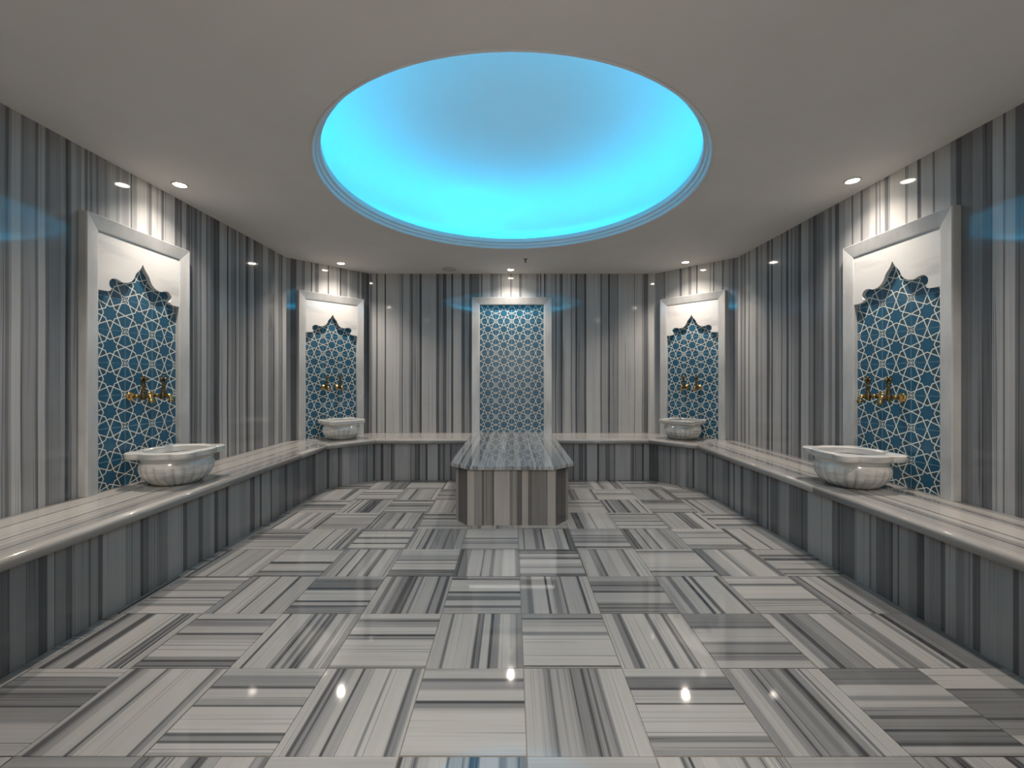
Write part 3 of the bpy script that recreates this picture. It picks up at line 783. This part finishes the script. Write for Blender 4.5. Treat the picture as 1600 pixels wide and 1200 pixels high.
basin('fluted marble basin on the right bench, nearest the camera', (2.25, 2.785), 0, M_BASIN)
pl_ = wp(NI['dl'][0], NI['dl'][1], 0, .275); pr_ = wp(NI['dr'][0], NI['dr'][1], 0, .275)
basin('small fluted marble basin on the far left corner bench', pl_, rotz(NI['dl'][1]), M_BASIN)
basin('dark veined marble basin on the far right corner bench', pr_, rotz(NI['dr'][1]), M_BASIN2)

# ------------------------------------------------------------------ taps
def tap_proto():
    t = thing('brass_tap', '', 'tap')
    RY = Matrix.Rotation(-PI/2, 4, 'X')       # lathe axis z -> +y
    bm = bmesh.new(); lathe(bm, [(.026, 0), (.0265, .004), (.024, .008), (.019, .012), (.020, .016), (.014, .021), (.0105, .026)], 24, RY); link('rosette', bm, M_BRASS, t, True, .7)
    bm = bmesh.new(); tube(bm, [(0, .02, 0), (0, .045, 0), (0, .05, 0), (0, .055, 0), (0, .083, 0)], [.0115, .0105, .0135, .0105, .012]); link('pipe', bm, M_BRASS, t, True, .7)
    bm = bmesh.new(); lathe(bm, [(.006, -.024), (.012, -.021), (.0155, -.012), (.016, .0), (.015, .012), (.0115, .02), (.0135, .024), (.0135, .030), (.0105, .034), (.0125, .038), (.0125, .044), (.008, .049), (.0065, .058)], 20, Matrix.Translation((0, .085, 0))); link('valve_body', bm, M_BRONZE, t, True, .7)
    bm = bmesh.new(); tube(bm, [(0, .092, .002), (0, .110, .004), (0, .124, .001), (0, .134, -.010), (0, .137, -.022), (0, .137, -.026), (0, .137, -.034), (0, .137, -.040)], [.012, .0115, .0112, .0112, .0112, .0145, .015, .0125]); link('spout', bm, M_BRASS, t, True, .7)
    bm = bmesh.new(); MT = Matrix.Translation((0, .085, 0))
    lathe(bm, [(.006, .056), (.013, .060), (.014, .066), (.008, .071), (.007, .078), (.0125, .082), (.0135, .088), (.008, .094), (.006, .100)], 16, MT)
    for q in range(4):
        a = q*PI/2
        bmesh.ops.create_icosphere(bm, subdivisions=2, radius=.0090, matrix=Matrix.Translation((math.cos(a)*.013, .085+math.sin(a)*.013, .104)))
    bmesh.ops.create_icosphere(bm, subdivisions=2, radius=.0105, matrix=Matrix.Translation((0, .085, .114)) @ Matrix.Scale(1.2, 4, (0, 0, 1)))
    for q in range(4):
        a = q*PI/2+PI/4
        bmesh.ops.create_icosphere(bm, subdivisions=1, radius=.0055, matrix=Matrix.Translation((math.cos(a)*.010, .085+math.sin(a)*.010, .086)))
    link('handle', bm, M_BRONZE, t, True)
    return t
def dup(root, loc_, rz, label):
    r = root.copy(); COL.objects.link(r); r.location = loc_; r.rotation_euler = (0, 0, rz); r['label'] = label
    for ch in list(root.children):
        c = ch.copy(); COL.objects.link(c); c.parent = r
    return r
proto = tap_proto(); proto.scale = (1.2, 1.08, 1.12); proto['group'] = 'brass taps over the basins'
first = True
taps = [
 ('l', (-XW, 2.815), 1.063, 'brass tap on the left wall niche, the one nearer the camera'),
 ('l', (-XW, 2.975), 1.063, 'brass tap on the left wall niche, the one further from the camera'),
 ('r', (XW, 2.755), 1.058, 'brass tap on the right wall niche, the one nearer the camera'),
 ('r', (XW, 2.915), 1.058, 'brass tap on the right wall niche, the one further from the camera'),
]
for key, P, z, lab in taps:
    n = NI[key][1]; q = wp(P, n, 0, .008)
    args = ((q[0], q[1], z), rotz(n), lab)
    if first:
        proto.location = args[0]; proto.rotation_euler = (0, 0, args[1]); proto['label'] = lab; first = False
    else: dup(proto, *args)
for key, xx, lab in (('dl', -.065, 'brass tap above the far left corner basin, right one of the pair'), ('dl', .10, 'brass tap above the far left corner basin, left one of the pair'),
                     ('dr', -.09, 'brass tap above the far right corner basin, right one of the pair'), ('dr', .07, 'brass tap above the far right corner basin, left one of the pair')):
    n = NI[key][1]; q = wp(NI[key][0], n, xx, .008)
    dup(proto, (q[0], q[1], 1.085), rotz(n), lab)

# ------------------------------------------------------------------ ceiling lamps
def downlight(x, y, label, n):
    t = thing('ceiling_downlight', label, 'lamp', (x, y, CEIL), 0, 'recessed ceiling spotlights')
    bm = bmesh.new(); lathe(bm, [(.046, -.0005), (.052, -.003), (.050, -.007), (.040, -.007), (.038, -.001)], 28, Matrix.Identity(4), False, False)
    bmesh.ops.recalc_face_normals(bm, faces=bm.faces); link('trim_ring', bm, M_WHITE, t, True)
    bm = bmesh.new(); lathe(bm, [(.0375, -.001), (.036, -.006), (.028, -.009), (.001, -.010)], 24); bmesh.ops.recalc_face_normals(bm, faces=bm.faces); link('lens', bm, M_LENS, t, True)
    ld = bpy.data.lights.new('spot_lamp', 'SPOT'); ld.energy = SPOT_W; ld.color = (1.0, 0.89, 0.79); ld.spot_size = math.radians(125); ld.spot_blend = 1.0; ld.shadow_soft_size = 0.026
    ld.use_nodes = True; ln_ = ld.node_tree; em = ln_.nodes['Emission']; fo = ln_.nodes.new('ShaderNodeLightFalloff'); fo.inputs['Strength'].default_value = 1.0; fo.inputs['Smooth'].default_value = 0.45; ln_.links.new(fo.outputs['Quadratic'], em.inputs['Strength'])
    o = bpy.data.objects.new('spot_lamp', ld); COL.objects.link(o); o.parent = t; o.location = (0, 0, -.02)
for x, y, lab in ((-2.366, 2.99, 'recessed ceiling spotlight above the left wall niche'), (2.377, 2.93, 'recessed ceiling spotlight above the right wall niche'),
                  (-2.04, 5.01, 'recessed ceiling spotlight above the far left corner niche'), (2.05, 4.96, 'recessed ceiling spotlight above the far right corner niche'),
                  (-.016, 5.30, 'recessed ceiling spotlight above the central tiled panel'),
                  (-2.0, 1.24, 'recessed ceiling spotlight near the doorway, left side'), (2.0, 1.24, 'recessed ceiling spotlight near the doorway, right side')):
    downlight(x, y, lab, None)
# round speaker and sprinkler
t = thing('ceiling_speaker', 'small round white grille flush in the ceiling near the back wall', 'speaker', (-.79, 5.28, CEIL))
bm = bmesh.new(); lathe(bm, [(.078, -.0005), (.080, -.004), (.074, -.006), (.070, -.002)], 36, Matrix.Identity(4), False, False); bmesh.ops.recalc_face_normals(bm, faces=bm.faces); link('ring', bm, M_GROUT, t, True)
bm = bmesh.new(); lathe(bm, [(.069, -.001), (.066, -.004), (.001, -.005)], 36); bmesh.ops.recalc_face_normals(bm, faces=bm.faces); link('grille', bm, M_WHITE, t, True)
t = thing('sprinkler_head', 'small sprinkler head hanging from the ceiling behind the dome', 'sprinkler', (.155, 4.85, CEIL))
bm = bmesh.new(); lathe(bm, [(.022, -.0005), (.022, -.004), (.008, -.006), (.006, -.030), (.003, -.034)], 16); bmesh.ops.recalc_face_normals(bm, faces=bm.faces); link('stem', bm, M_BRONZE, t, True, .6)
bm = bmesh.new(); lathe(bm, [(.002, -.033), (.015, -.036), (.015, -.038), (.002, -.040)], 16); bmesh.ops.recalc_face_normals(bm, faces=bm.faces); link('deflector', bm, M_BRONZE, t)
